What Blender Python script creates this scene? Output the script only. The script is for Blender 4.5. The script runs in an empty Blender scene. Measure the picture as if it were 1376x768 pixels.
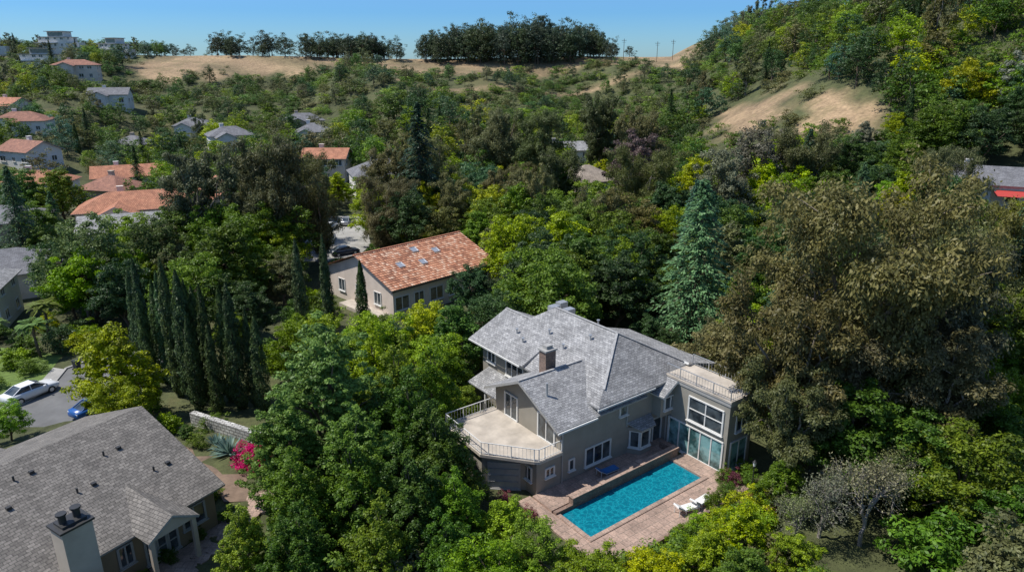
import bpy, math, random
import numpy as np
from mathutils import Vector, Matrix
random.seed(7)
R0=np.random.default_rng(11)
sc=bpy.context.scene
COL=sc.collection
# ------------------------------------------------------------ materials
def nmat(name):
    m=bpy.data.materials.new(name); m.use_nodes=True
    nt=m.node_tree; b=nt.nodes['Principled BSDF']
    return m,nt,b
def N(nt,t,**k):
    n=nt.nodes.new(t)
    for a,v in k.items(): setattr(n,a,v)
    return n
def noise(nt,scale,detail=4,vec=None,rough=.6):
    n=N(nt,'ShaderNodeTexNoise'); n.inputs['Scale'].default_value=scale; n.inputs['Detail'].default_value=detail
    n.inputs['Roughness'].default_value=rough
    if vec is not None: nt.links.new(vec,n.inputs['Vector'])
    return n
def ramp(nt,fac,stops):
    r=N(nt,'ShaderNodeValToRGB'); nt.links.new(fac,r.inputs['Fac'])
    e=r.color_ramp.elements
    e[0].position=stops[0][0]; e[0].color=(*stops[0][1],1)
    e[1].position=stops[-1][0]; e[1].color=(*stops[-1][1],1)
    for p,c in stops[1:-1]:
        q=e.new(p); q.color=(*c,1)
    return r
def bump(nt,b,h,strength=.4,dist=.05):
    n=N(nt,'ShaderNodeBump'); n.inputs['Strength'].default_value=strength; n.inputs['Distance'].default_value=dist
    nt.links.new(h,n.inputs['Height']); nt.links.new(n.outputs['Normal'],b.inputs['Normal'])
def mat_plain(name,c,rough=.7,var=.25,scale=3,metal=0,bmp=0):
    m,nt,b=nmat(name); tc=N(nt,'ShaderNodeTexCoord')
    n=noise(nt,scale,5,tc.outputs['Object'])
    lo=tuple(x*(1-var) for x in c); hi=tuple(min(1,x*(1+var)) for x in c)
    r=ramp(nt,n.outputs['Fac'],[(.3,lo),(.7,hi)])
    nt.links.new(r.outputs['Color'],b.inputs['Base Color'])
    b.inputs['Roughness'].default_value=rough; b.inputs['Metallic'].default_value=metal
    if bmp:
        n2=noise(nt,scale*12,3,tc.outputs['Object']); bump(nt,b,n2.outputs['Fac'],bmp,.03)
    return m
def mat_brick(name,c1,c2,mortar,bw,rh,ms=.015,rough=.85,patch=.3,bmp=.5,pscale=.7):
    m,nt,b=nmat(name); uv=N(nt,'ShaderNodeUVMap'); uv.uv_map='UVMap'
    br=N(nt,'ShaderNodeTexBrick'); nt.links.new(uv.outputs['UV'],br.inputs['Vector'])
    for k,v in (('Color1',c1),('Color2',c2),('Mortar',mortar)): br.inputs[k].default_value=(*v,1)
    br.inputs['Scale'].default_value=1; br.inputs['Mortar Size'].default_value=ms
    br.inputs['Brick Width'].default_value=bw; br.inputs['Row Height'].default_value=rh
    br.inputs['Mortar Smooth'].default_value=.3
    n=noise(nt,pscale,5,uv.outputs['UV']); mp=N(nt,'ShaderNodeMapRange'); nt.links.new(n.outputs['Fac'],mp.inputs['Value'])
    mp.inputs['From Min'].default_value=.3; mp.inputs['From Max'].default_value=.7
    mp.inputs['To Min'].default_value=1-patch; mp.inputs['To Max'].default_value=1+patch
    n2=noise(nt,7,3,uv.outputs['UV']); mp2=N(nt,'ShaderNodeMapRange'); nt.links.new(n2.outputs['Fac'],mp2.inputs['Value'])
    mp2.inputs['From Min'].default_value=.3; mp2.inputs['From Max'].default_value=.7
    mp2.inputs['To Min'].default_value=.72; mp2.inputs['To Max'].default_value=1.28
    mu=N(nt,'ShaderNodeMath',operation='MULTIPLY'); nt.links.new(mp.outputs[0],mu.inputs[0]); nt.links.new(mp2.outputs[0],mu.inputs[1])
    vm=N(nt,'ShaderNodeVectorMath',operation='SCALE'); nt.links.new(br.outputs['Color'],vm.inputs[0]); nt.links.new(mu.outputs[0],vm.inputs['Scale'])
    nt.links.new(vm.outputs[0],b.inputs['Base Color']); b.inputs['Roughness'].default_value=rough
    if bmp: bump(nt,b,br.outputs['Fac'],bmp,.02)
    return m
def mat_leaf(name,transl=.34):
    m=bpy.data.materials.new(name); m.use_nodes=True; nt=m.node_tree; b=nt.nodes['Principled BSDF']; out=nt.nodes['Material Output']
    oi=N(nt,'ShaderNodeObjectInfo'); at=N(nt,'ShaderNodeAttribute'); at.attribute_name='tint'
    mp=N(nt,'ShaderNodeMapRange'); nt.links.new(at.outputs['Fac'],mp.inputs['Value']); mp.inputs['To Min'].default_value=.38; mp.inputs['To Max'].default_value=1.62
    vm=N(nt,'ShaderNodeVectorMath',operation='SCALE'); nt.links.new(oi.outputs['Color'],vm.inputs[0]); nt.links.new(mp.outputs[0],vm.inputs['Scale'])
    hs=N(nt,'ShaderNodeHueSaturation'); nt.links.new(vm.outputs[0],hs.inputs['Color']); hs.inputs['Saturation'].default_value=1.08
    a=N(nt,'ShaderNodeMath',operation='MULTIPLY_ADD'); nt.links.new(at.outputs['Fac'],a.inputs[0]); a.inputs[1].default_value=-.03; a.inputs[2].default_value=.510
    a2=N(nt,'ShaderNodeMath',operation='MULTIPLY_ADD'); nt.links.new(oi.outputs['Random'],a2.inputs[0]); a2.inputs[1].default_value=.026; a2.inputs[2].default_value=-.013
    a3=N(nt,'ShaderNodeMath',operation='ADD'); nt.links.new(a.outputs[0],a3.inputs[0]); nt.links.new(a2.outputs[0],a3.inputs[1])
    nt.links.new(a3.outputs[0],hs.inputs['Hue'])
    nt.links.new(hs.outputs['Color'],b.inputs['Base Color']); b.inputs['Roughness'].default_value=.5
    b.inputs['Specular IOR Level'].default_value=.3
    tr=N(nt,'ShaderNodeBsdfTranslucent'); nt.links.new(hs.outputs['Color'],tr.inputs['Color'])
    mx=N(nt,'ShaderNodeMixShader'); mx.inputs[0].default_value=transl
    nt.links.new(b.outputs[0],mx.inputs[1]); nt.links.new(tr.outputs[0],mx.inputs[2]); nt.links.new(mx.outputs[0],out.inputs['Surface'])
    return m
LEAF=mat_leaf('foliage_leaf')
BARK=mat_plain('bark_brown',(.13,.095,.065),.9,.4,2)
BARKL=mat_plain('bark_pale',(.27,.22,.17),.85,.35,1.2)
SHINGLE=mat_brick('shingle_gray',(.37,.365,.36),(.215,.213,.215),(.10,.10,.10),.33,.19,.014,patch=.26)
SHINGLED=mat_brick('shingle_slate',(.20,.20,.21),(.14,.14,.15),(.08,.08,.085),.4,.25,.014,patch=.25)
SHINGLEB=mat_brick('shingle_brown_gray',(.215,.195,.172),(.13,.118,.104),(.055,.05,.045),.36,.21,.016,patch=.24)
TILEB=mat_brick('roof_tile_orange',(.50,.23,.13),(.38,.16,.09),(.2,.07,.04),.30,.42,.03,patch=.3)
TILER=mat_brick('roof_tile_red_brown',(.36,.17,.11),(.26,.12,.085),(.14,.06,.04),.30,.42,.03,patch=.3)
STUCCO=mat_plain('stucco_taupe',(.295,.27,.225),.9,.10,.8,bmp=.15)
STUCCOL=mat_plain('stucco_cream',(.66,.56,.48),.9,.12,.6)
STUCCOT=mat_plain('stucco_tan',(.45,.38,.30),.9,.12,.6)
STUCCOW=mat_plain('stucco_white',(.68,.66,.62),.9,.08,.6)
STUCCOB=mat_plain('stucco_brown',(.27,.20,.12),.9,.12,.6)
TRIM=mat_plain('white_trim',(.66,.65,.62),.6,.08,2)
TRIMG=mat_plain('gray_trim',(.36,.35,.33),.7,.1,2)
DARK=mat_plain('dark_metal',(.03,.03,.03),.5,.2,2)
METAL=mat_plain('galvanised_metal',(.55,.56,.57),.4,.1,2,metal=.6)
CONC=mat_plain('concrete_pale',(.46,.405,.34),.9,.22,.9,bmp=.1)
CONCG=mat_plain('concrete_gray',(.34,.33,.31),.9,.25,.5,bmp=.1)
BRICK=mat_brick('brick_red',(.26,.155,.11),(.18,.11,.085),(.25,.22,.19),.24,.085,.01)
PAVER=mat_brick('terrace_pavers',(.40,.28,.22),(.31,.22,.175),(.2,.16,.13),.6,.6,.02,patch=.25)
STONEW=mat_brick('white_stone',(.60,.59,.56),(.42,.41,.39),(.16,.15,.14),.5,.28,.04)
ASPH=mat_plain('asphalt',(.15,.15,.15),.95,.2,.5,bmp=.1)
DIRT=mat_plain('garden_soil',(.20,.14,.10),.95,.35,1.2,bmp=.3)
LAWN=mat_plain('lawn_grass',(.11,.17,.035),.95,.35,2,bmp=.4)
BLUE=mat_plain('blue_plastic',(.03,.16,.42),.5,.1,2)
REDM=mat_plain('red_awning_cloth',(.45,.05,.04),.8,.1,2)
BINM=mat_plain('dark_bin_plastic',(.03,.035,.04),.5,.1,2)
RUB=mat_plain('tyre_rubber',(.02,.02,.02),.8,.1,2)
WPAINT=mat_plain('white_car_paint',(.78,.79,.80),.25,.02,1)
CUSH=mat_plain('white_cushion',(.75,.74,.72),.9,.05,2)
def mat_glass():
    m,nt,b=nmat('window_glass'); tc=N(nt,'ShaderNodeTexCoord'); n=noise(nt,.9,2,tc.outputs['Object'])
    r=ramp(nt,n.outputs['Fac'],[(.35,(.015,.02,.025)),(.65,(.09,.11,.12))]); nt.links.new(r.outputs['Color'],b.inputs['Base Color'])
    b.inputs['Roughness'].default_value=.04; b.inputs['Specular IOR Level'].default_value=.9
    return m
GLASS=mat_glass()
def mat_glassd():
    m,nt,b=nmat('tinted_door_glass'); tc=N(nt,'ShaderNodeTexCoord'); n=noise(nt,.8,3,tc.outputs['Object'])
    r=ramp(nt,n.outputs['Fac'],[(.4,(.03,.08,.08)),(.6,(.22,.40,.40))]); nt.links.new(r.outputs['Color'],b.inputs['Base Color'])
    b.inputs['Roughness'].default_value=.05; b.inputs['Specular IOR Level'].default_value=.9
    return m
GLASSD=mat_glassd()
def mat_water():
    m,nt,b=nmat('pool_water'); tc=N(nt,'ShaderNodeTexCoord')
    v=N(nt,'ShaderNodeTexVoronoi',feature='DISTANCE_TO_EDGE'); v.inputs['Scale'].default_value=2.2
    n2=noise(nt,2,2,tc.outputs['Object']); ad=N(nt,'ShaderNodeVectorMath',operation='ADD'); nt.links.new(tc.outputs['Object'],ad.inputs[0]); nt.links.new(n2.outputs['Color'],ad.inputs[1]); nt.links.new(ad.outputs[0],v.inputs['Vector'])
    r=ramp(nt,v.outputs['Distance'],[(0,(.01,.27,.34)),(.1,(.004,.16,.225)),(.5,(.003,.125,.19))])  # brighter cell edges: caustic light painted into the water colour
    nt.links.new(r.outputs['Color'],b.inputs['Base Color']); b.inputs['Roughness'].default_value=.06
    n3=noise(nt,5,3,tc.outputs['Object']); bump(nt,b,n3.outputs['Fac'],.3,.05)
    return m
WATER=mat_water()
def mat_tile():
    m,nt,b=nmat('clay_barrel_tile'); at=N(nt,'ShaderNodeAttribute'); at.attribute_name='tint'
    r=ramp(nt,at.outputs['Fac'],[(0,(.28,.12,.07)),(.35,(.47,.20,.11)),(.7,(.58,.29,.17)),(1,(.66,.45,.32))])
    tc=N(nt,'ShaderNodeTexCoord'); n=noise(nt,.8,4,tc.outputs['Object']); mp=N(nt,'ShaderNodeMapRange'); nt.links.new(n.outputs['Fac'],mp.inputs['Value']); mp.inputs['To Min'].default_value=.6; mp.inputs['To Max'].default_value=1.3
    vm=N(nt,'ShaderNodeVectorMath',operation='SCALE'); nt.links.new(r.outputs['Color'],vm.inputs[0]); nt.links.new(mp.outputs[0],vm.inputs['Scale'])
    nt.links.new(vm.outputs[0],b.inputs['Base Color']); b.inputs['Roughness'].default_value=.85
    return m
TILEG=mat_tile()
def mat_ground():
    m,nt,b=nmat('ground'); at=N(nt,'ShaderNodeAttribute'); at.attribute_name='gcol'
    tc=N(nt,'ShaderNodeTexCoord')
    n=noise(nt,.06,10,tc.outputs['Object'],.75); n2=noise(nt,1.1,5,tc.outputs['Object'],.7)
    mp=N(nt,'ShaderNodeMapRange'); nt.links.new(n.outputs['Fac'],mp.inputs['Value']); mp.inputs['From Min'].default_value=.3; mp.inputs['From Max'].default_value=.7; mp.inputs['To Min'].default_value=.5; mp.inputs['To Max'].default_value=1.35
    mp2=N(nt,'ShaderNodeMapRange'); nt.links.new(n2.outputs['Fac'],mp2.inputs['Value']); mp2.inputs['From Min'].default_value=.3; mp2.inputs['From Max'].default_value=.7; mp2.inputs['To Min'].default_value=.6; mp2.inputs['To Max'].default_value=1.35
    mu=N(nt,'ShaderNodeMath',operation='MULTIPLY'); nt.links.new(mp.outputs[0],mu.inputs[0]); nt.links.new(mp2.outputs[0],mu.inputs[1])
    vm=N(nt,'ShaderNodeVectorMath',operation='SCALE'); nt.links.new(at.outputs['Color'],vm.inputs[0]); nt.links.new(mu.outputs[0],vm.inputs['Scale'])
    n4=noise(nt,.035,9,tc.outputs['Object'],.8); r4=ramp(nt,n4.outputs['Fac'],[(.53,(0,0,0)),(.6,(.5,.5,.5))])
    mx=N(nt,'ShaderNodeMix',data_type='RGBA'); nt.links.new(r4.outputs['Color'],mx.inputs[0]); nt.links.new(vm.outputs[0],mx.inputs[6]); mx.inputs[7].default_value=(.15,.13,.055,1)
    nt.links.new(mx.outputs[2],b.inputs['Base Color']); b.inputs['Roughness'].default_value=.95
    bump(nt,b,n2.outputs['Fac'],.6,.4)
    return m
GROUND=mat_ground()
# ------------------------------------------------------------ mesh helpers
def empty(name,loc=(0,0,0),rz=0):
    e=bpy.data.objects.new(name,None); e.location=loc; e.rotation_euler=(0,0,rz); COL.objects.link(e); return e
def set_uv(me):
    uv=me.uv_layers.new(name='UVMap')
    for p in me.polygons:
        n=p.normal
        if abs(n.z)>.999: t=Vector((1,0,0)); b=Vector((0,1,0))
        else:
            t=Vector((0,0,1)).cross(n).normalized(); b=n.cross(t)
        for li in p.loop_indices:
            c=me.vertices[me.loops[li].vertex_index].co
            uv.data[li].uv=(c.dot(t),c.dot(b))
def mk(name,verts,faces,mat,parent=None,solid=0,rim=None):
    me=bpy.data.meshes.new(name); me.from_pydata([tuple(v) for v in verts],[],faces); me.update(); set_uv(me)
    me.materials.append(mat)
    o=bpy.data.objects.new(name,me); COL.objects.link(o)
    if parent: o.parent=parent
    if solid:
        s=o.modifiers.new('solid','SOLIDIFY'); s.thickness=solid; s.offset=-1
        if rim: me.materials.append(rim); s.material_offset_rim=1
    return o
class MB:
    def __init__(s): s.v=[]; s.f=[]
    def quad(s,*p):
        n=len(s.v); s.v+= [tuple(q) for q in p]; s.f.append(tuple(range(n,n+len(p))))
    def box(s,x0,x1,y0,y1,z0,z1):
        n=len(s.v); s.v+=[(x0,y0,z0),(x1,y0,z0),(x1,y1,z0),(x0,y1,z0),(x0,y0,z1),(x1,y0,z1),(x1,y1,z1),(x0,y1,z1)]
        for f in ((0,3,2,1),(4,5,6,7),(0,1,5,4),(1,2,6,5),(2,3,7,6),(3,0,4,7)): s.f.append(tuple(n+i for i in f))
    def prism(s,poly,z0,z1):
        k=len(poly); n=len(s.v); s.v+=[(x,y,z0) for x,y in poly]+[(x,y,z1) for x,y in poly]
        s.f.append(tuple(n+i for i in reversed(range(k)))); s.f.append(tuple(n+k+i for i in range(k)))
        for i in range(k): j=(i+1)%k; s.f.append((n+i,n+j,n+k+j,n+k+i))
    def beam(s,p,q,w,h=None,up=(0,0,1)):
        h=h or w; p=Vector(p); q=Vector(q); d=(q-p).normalized(); u=Vector(up)
        if abs(d.dot(u))>.98: u=Vector((1,0,0))
        a=d.cross(u).normalized()*w/2; b=a.cross(d).normalized()*h/2
        n=len(s.v)
        for c in (p,q):
            for e in (-a-b,a-b,a+b,-a+b): s.v.append(tuple(c+e))
        for f in ((0,1,2,3),(7,6,5,4),(0,4,5,1),(1,5,6,2),(2,6,7,3),(3,7,4,0)): s.f.append(tuple(n+i for i in f))
    def cyl(s,p,q,r0,r1=None,k=12):
        r1=r0 if r1 is None else r1; p=Vector(p); q=Vector(q); d=(q-p).normalized(); u=Vector((0,0,1)) if abs(d.z)<.9 else Vector((1,0,0))
        a=d.cross(u).normalized(); b=a.cross(d); n=len(s.v)
        for c,r in ((p,r0),(q,r1)):
            for i in range(k):
                t=2*math.pi*i/k; s.v.append(tuple(c+a*math.cos(t)*r+b*math.sin(t)*r))
        s.f.append(tuple(n+i for i in range(k))); s.f.append(tuple(n+k+i for i in reversed(range(k))))
        for i in range(k): j=(i+1)%k; s.f.append((n+j,n+i,n+k+i,n+k+j))
    def make(s,name,mat,parent=None,**k): 
        if s.v: return mk(name,s.v,s.f,mat,parent,**k)
def window(fr,gl,p,n,w,h,mv=1,mh=0,fw=.09):
    nx,ny=n; t=Vector((-ny,nx,0)); n3=Vector((nx,ny,0)); p=Vector(p); z=Vector((0,0,1))
    c=p+n3*.02
    a=c-t*w/2-z*h/2; b=c+t*w/2-z*h/2; gl.quad(a,b,b+z*h,a+z*h)
    c=p+n3*.035
    for sx in (-1,1): fr.beam(c+t*sx*w/2-z*h/2,c+t*sx*w/2+z*h/2,fw,.14,up=t)
    for sz in (-1,1): fr.beam(c-t*(w/2+fw/2)+z*sz*(h/2+.003),c+t*(w/2+fw/2)+z*sz*(h/2+.003),.146,fw)
    for i in range(1,mv+1): 
        q=c+t*(-w/2+w*i/(mv+1)); fr.beam(q-z*h/2,q+z*h/2,fw*.6,.1,up=t)
    for i in range(1,mh+1):
        q=c+z*(-h/2+h*i/(mh+1)); fr.beam(q-t*w/2,q+t*w/2,.106,fw*.6)
    fr.beam(c+n3*.05-t*(w/2+.12)-z*(h/2+.08),c+n3*.05+t*(w/2+.12)-z*(h/2+.08),.2,.07)
# ------------------------------------------------------------ terrain
def ss(t): t=np.clip(t,0,1); return t*t*(3-2*t)
def Hh(x,y):
    x=np.asarray(x,float); y=np.asarray(y,float)
    amp=31-4*ss((x-20)/60)+3*ss((-x-150)/80)+.8*np.sin(x*.035)
    r=amp*np.clip((y-110)/235,0,1)**1.7
    w=ss((y-140)/60)*(1-ss((y-300)/40))
    r=r+w*(3.4*np.sin(x*.05+1+y*.01)+2.2*np.sin(x*.11+y*.05)+1.2*np.sin(y*.09-x*.03))
    rt=30*ss((x-20)/90)*ss((y-70)/110)+.12*np.clip(x-35,0,80)
    rt=rt+ss((x-50)/50)*ss((y-100)/50)*(2*np.sin(x*.07+y*.03)+1.5*np.sin(y*.08))
    h=np.maximum(r,rt)+.15*np.minimum(r,rt)
    d=np.hypot(x+30,y-34); h=h+1.5*(1-ss((d-13)/9))
    f=1-ss((y-372)/260)
    return h*f-75*(1-f)
def brown(x,y):
    x=np.asarray(x,float); y=np.asarray(y,float)
    wob=7*np.sin(x*.06)+5*np.sin(x*.17+1)+3*np.sin(x*.41)
    b=ss((y-312-wob)/8)*ss((x+172)/8)*(1-ss((x-92)/14))*(.75+.25*np.sin(x*.12+y*.2))
    b=np.maximum(b,.9*(1-ss(np.abs(y-292-.22*(x-20)-2*np.sin(x*.1))/4))*ss((x+60)/20)*(1-ss((x-70)/10)))
    wr=.18*np.sin(x*.5)+.18*np.sin(y*.4+x*.2)
    b=np.maximum(b,1-ss((np.hypot((x-61)/10,(y-182)/18)-.7+wr)/.4))
    b=np.maximum(b,1-ss((np.hypot((x-69)/7,(y-152)/14)-.7+wr)/.4))
    b=np.maximum(b,1-ss((np.hypot((x+150)/15,(y-322)/24)-.7+wr)/.4))
    return b
xs=np.concatenate([[-6000,-3000,-1500,-900,-650,-500,-420],np.arange(-360,361,3.0),[420,500,650,900,1500,3000,6000]])
ys=np.concatenate([[-1500,-600,-200,-80],np.arange(-30,420,3.0),[430,450,480,520,570,630,720,900,1300,2000,3500,6000,9000]])
X,Y=np.meshgrid(xs,ys); Z=Hh(X,Y)
nx,ny=len(xs),len(ys)
V=np.stack([X.ravel(),Y.ravel(),Z.ravel()],1)
i=np.arange(nx*ny).reshape(ny,nx)
Q=np.stack([i[:-1,:-1].ravel(),i[:-1,1:].ravel(),i[1:,1:].ravel(),i[1:,:-1].ravel()],1)
def rawmesh(name,V,Q,mats,midx=None,tint=None,smooth=False):
    me=bpy.data.meshes.new(name); me.vertices.add(len(V)); me.vertices.foreach_set('co',np.asarray(V,np.float32).ravel())
    me.loops.add(len(Q)*4); me.loops.foreach_set('vertex_index',np.asarray(Q,np.int32).ravel())
    me.polygons.add(len(Q)); me.polygons.foreach_set('loop_start',np.arange(0,len(Q)*4,4,dtype=np.int32))
    if midx is not None: me.polygons.foreach_set('material_index',np.asarray(midx,np.int32))
    me.update(calc_edges=True)
    me.polygons.foreach_set('use_smooth',np.full(len(Q),smooth))
    if tint is not None:
        a=me.attributes.new('tint','FLOAT','FACE'); a.data.foreach_set('value',np.asarray(tint,np.float32))
    for m in mats: me.materials.append(m)
    return me
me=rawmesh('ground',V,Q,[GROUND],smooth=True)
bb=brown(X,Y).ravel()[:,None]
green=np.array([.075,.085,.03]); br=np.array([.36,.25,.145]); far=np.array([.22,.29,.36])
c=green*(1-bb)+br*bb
ff=ss((Y.ravel()-500)/600)[:,None]; c=c*(1-ff)+far*ff  # distant ground fades to blue-gray: sea and haze painted into the colour
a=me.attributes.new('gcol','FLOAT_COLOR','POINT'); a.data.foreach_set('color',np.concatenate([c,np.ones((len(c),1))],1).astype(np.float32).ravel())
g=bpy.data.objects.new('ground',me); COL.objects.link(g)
# ------------------------------------------------------------ tree generators
def unit(v): return v/np.maximum(np.linalg.norm(v,axis=-1,keepdims=True),1e-6)
class Geo:
    def __init__(s): s.V=[];s.Q=[];s.M=[];s.T=[];s.n=0
    def add(s,v,q,m,t):
        s.V.append(v); s.Q.append(q+s.n); s.n+=len(v); s.M.append(np.full(len(q),m)); s.T.append(np.broadcast_to(t,(len(q),)))
    def leaves(s,P,Nn,L,W,r,D=None,t=.5,m=0):
        n=len(P); Nn=unit(Nn)
        if D is None: D=r.normal(size=(n,3))
        T=unit(D-(D*Nn).sum(1,keepdims=True)*Nn); B=np.cross(Nn,T)
        L=np.broadcast_to(L,(n,))[:,None]; W=np.broadcast_to(W,(n,))[:,None]
        v=np.stack([P-T*L/2,P+B*W/2,P+T*L/2,P-B*W/2],1).reshape(-1,3)
        q=np.arange(4*n).reshape(n,4); s.add(v,q,m,t)
    def tube(s,pts,rad,k=6,m=1):
        pts=np.asarray(pts,float); rad=np.asarray(rad,float)
        t=unit(np.gradient(pts,axis=0)); u=unit(np.cross(t,np.array([.31,.93,.12]))); w=np.cross(t,u)
        a=np.arange(k)*2*np.pi/k
        ring=pts[:,None]+rad[:,None,None]*(np.cos(a)[None,:,None]*u[:,None]+np.sin(a)[None,:,None]*w[:,None])
        n=len(pts); idx=np.arange(n*k).reshape(n,k); j=np.roll(idx,-1,1)
        q=np.stack([idx[:-1],j[:-1],j[1:],idx[1:]],-1).reshape(-1,4); s.add(ring.reshape(-1,3),q,m,.5)
    def mesh(s,name,mats):
        return rawmesh(name,np.concatenate(s.V),np.concatenate(s.Q),mats,np.concatenate(s.M),np.concatenate(s.T))
def curve(p,q,r,n=6,sag=0,j=.05):
    t=np.linspace(0,1,n)[:,None]; p=np.asarray(p,float); q=np.asarray(q,float)
    L=np.linalg.norm(q-p); c=p+(q-p)*t; c=c+np.sin(t*np.pi)*np.array([0,0,1])*sag*L
    jj=r.normal(size=(n,3))*j*L; jj[0]=0; jj[-1]=0; return c+jj*.5
def clumps(g,C,rc,nl,leaf,r,flat=.75,upb=.6,asp=.55,hang=False,nrand=.55,upn=.45):
    nc=len(C); idx=np.repeat(np.arange(nc),nl); n=len(idx)
    d=unit(r.normal(size=(n,3))); fl=(d[:,2]<0)&(r.random(n)<upb); d[fl,2]*=-1
    rad=r.uniform(.35,1.2,n)**.8
    P=C[idx]+d*(rc[idx]*rad)[:,None]*np.array([1,1,flat])+r.normal(size=(n,3))*.07*rc.mean()
    Nn=d+nrand*r.normal(size=(n,3))+np.array([0,0,upn])
    ct=r.random(nc); t=.45*ct[idx]+.55*r.random(n)
    L=leaf*r.uniform(.55,1.3,n); D=None
    if hang: D=np.array([0,0,-1.])+.5*r.normal(size=(n,3)); Nn[:,2]*=.6
    g.leaves(P,Nn,L,L*asp,r,D,t)
def t_broad(name,seed,Ht=10,R=4,nc=220,nl=105,leaf=.26,base=.2,egg=.3,flat=.7,rcs=(.08,.21),bark=BARK,limbs=14):
    r=np.random.default_rng(seed); g=Geo()
    cz=Ht*(base+1)/2; rz=Ht*(1-base)/2*.92; ph=r.uniform(0,6.28,6)
    d=unit(r.normal(size=(nc,3))); az=np.arctan2(d[:,1],d[:,0])
    lob=1+.2*np.sin(3*az+ph[0])+.17*np.sin(5*az+ph[1]+4*d[:,2])+.13*np.sin(2*az+ph[2]+3*d[:,2])+.08*r.normal(size=nc)
    rad=r.uniform(.25,1,nc)**.5
    C=d*(rad*lob)[:,None]*np.array([R,R,rz])
    C[:,:2]*=(1-egg*d[:,2]*rad)[:,None]; C[:,2]+=cz
    C[:,:2]*=.88
    rc=R*r.uniform(*rcs,nc)
    clumps(g,C,rc,nl,leaf,r,flat)
    tr=.024*Ht; top=np.array([r.normal()*.3,r.normal()*.3,Ht*.78])
    tp=curve((0,0,-.6),top,r,8,j=.03); g.tube(tp,np.linspace(tr,tr*.2,8),8)
    for k in r.choice(nc,min(limbs,nc),replace=False):
        s=tp[r.integers(2,6)]; g.tube(curve(s,C[k],r,5,.08),np.linspace(tr*.45,tr*.1,5),5)
    return g.mesh(name,[LEAF,bark])
def t_euc(name,seed,Ht=22,R=8,nlead=11,nsub=8,ncl=6,nl=100,leaf=.34,low=.25,bark=BARKL):
    r=np.random.default_rng(seed); g=Geo(); tr=.022*Ht
    fork=np.array([r.normal()*.4,r.normal()*.4,Ht*low]); g.tube(curve((0,0,-.8),fork,r,6,j=.03),np.linspace(tr,tr*.8,6),9)
    C=[]
    for i in range(nlead):
        az=i*2.4+r.normal()*.3; rho=R*r.uniform(.15,.8); zt=Ht*r.uniform(.5,.95)*(1-.28*rho/R)
        end=np.array([math.cos(az)*rho,math.sin(az)*rho,zt])
        st=fork+np.array([0,0,-r.uniform(0,.1)*Ht])
        mid=st+(end-st)*.5+np.array([0,0,Ht*.06]); n=9; t=np.linspace(0,1,n)[:,None]
        c=(1-t)**2*st+2*t*(1-t)*mid+t*t*end+r.normal(size=(n,3))*.012*Ht*np.sin(t*np.pi)
        g.tube(c,np.linspace(tr*.42,tr*.06,n),6)
        C.append(c[-1]); C.append(c[-1]+r.normal(size=3)*.3); C.append(c[-2]+r.normal(size=3)*.4); C.append(c[-1]+np.array([0,0,.5]))
        for j in range(nsub):
            k=r.integers(1,n); dd=unit(np.array([math.cos(az),math.sin(az),.2])*.6+r.normal(size=3)*.8)
            if k>=7: dd[2]=abs(dd[2])
            e=c[k]+dd*R*r.uniform(.16,.42); sb=curve(c[k],e,r,5,.1); g.tube(sb,np.linspace(tr*.11,tr*.02,5),4)
            for m in range(ncl): C.append(sb[min(4,1+m)]+r.normal(size=3)*R*.055+np.array([0,0,-.25]))
    C=np.array(C); rc=R*r.uniform(.06,.125,len(C))
    clumps(g,C,rc,nl,leaf,r,1.15,.5,.42,True,.5,.75)
    return g.mesh(name,[LEAF,bark])
def t_conif(name,seed,Ht=18,R=5,nb=260,nl=80,leaf=.36,power=.85,droop=.45,base=.05,lump=.2):
    r=np.random.default_rng(seed); g=Geo(); g.tube(curve((0,0,-.5),(0,0,Ht),r,8,j=.006),np.linspace(.02*Ht,.02,8),7)
    for i in range(nb):
        t=base+(1-base)*(i/nb)**1.05; z=t*Ht; az=i*2.39996+r.normal()*.3
        L=(R*(1-t)**power+.25)*r.uniform(1-lump*1.6,1.1); u=np.array([math.cos(az),math.sin(az),0]); w=np.array([-u[1],u[0],0])
        n=int(nl*(.35+.65*L/R)); s=r.uniform(.12,1,n)**.75
        lat=r.normal(size=n)*.16*L*(1.1-s*.6)
        P=u*(L*s)[:,None]+w*lat[:,None]; P[:,2]=z+.14*L*s-droop*L*s*s-np.abs(lat)*.35+r.normal(size=n)*.07
        Nn=np.array([0,0,1.])+u*.35+.45*r.normal(size=(n,3)); D=u+w*(lat/(.16*L+.01))[:,None]*.6+np.array([0,0,-.35])+.3*r.normal(size=(n,3))
        LL=leaf*r.uniform(.6,1.25,n); g.leaves(P,Nn,LL,LL*.42,r,D,.5*r.random()+.5*r.random(n))
        s=np.linspace(0,.9,4); pp=u[None]*(L*s)[:,None]; pp[:,2]=z+.14*L*s-droop*L*s*s-.03; g.tube(pp,np.linspace(.05,.012,4),3)
    return g.mesh(name,[LEAF,BARK])
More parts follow.
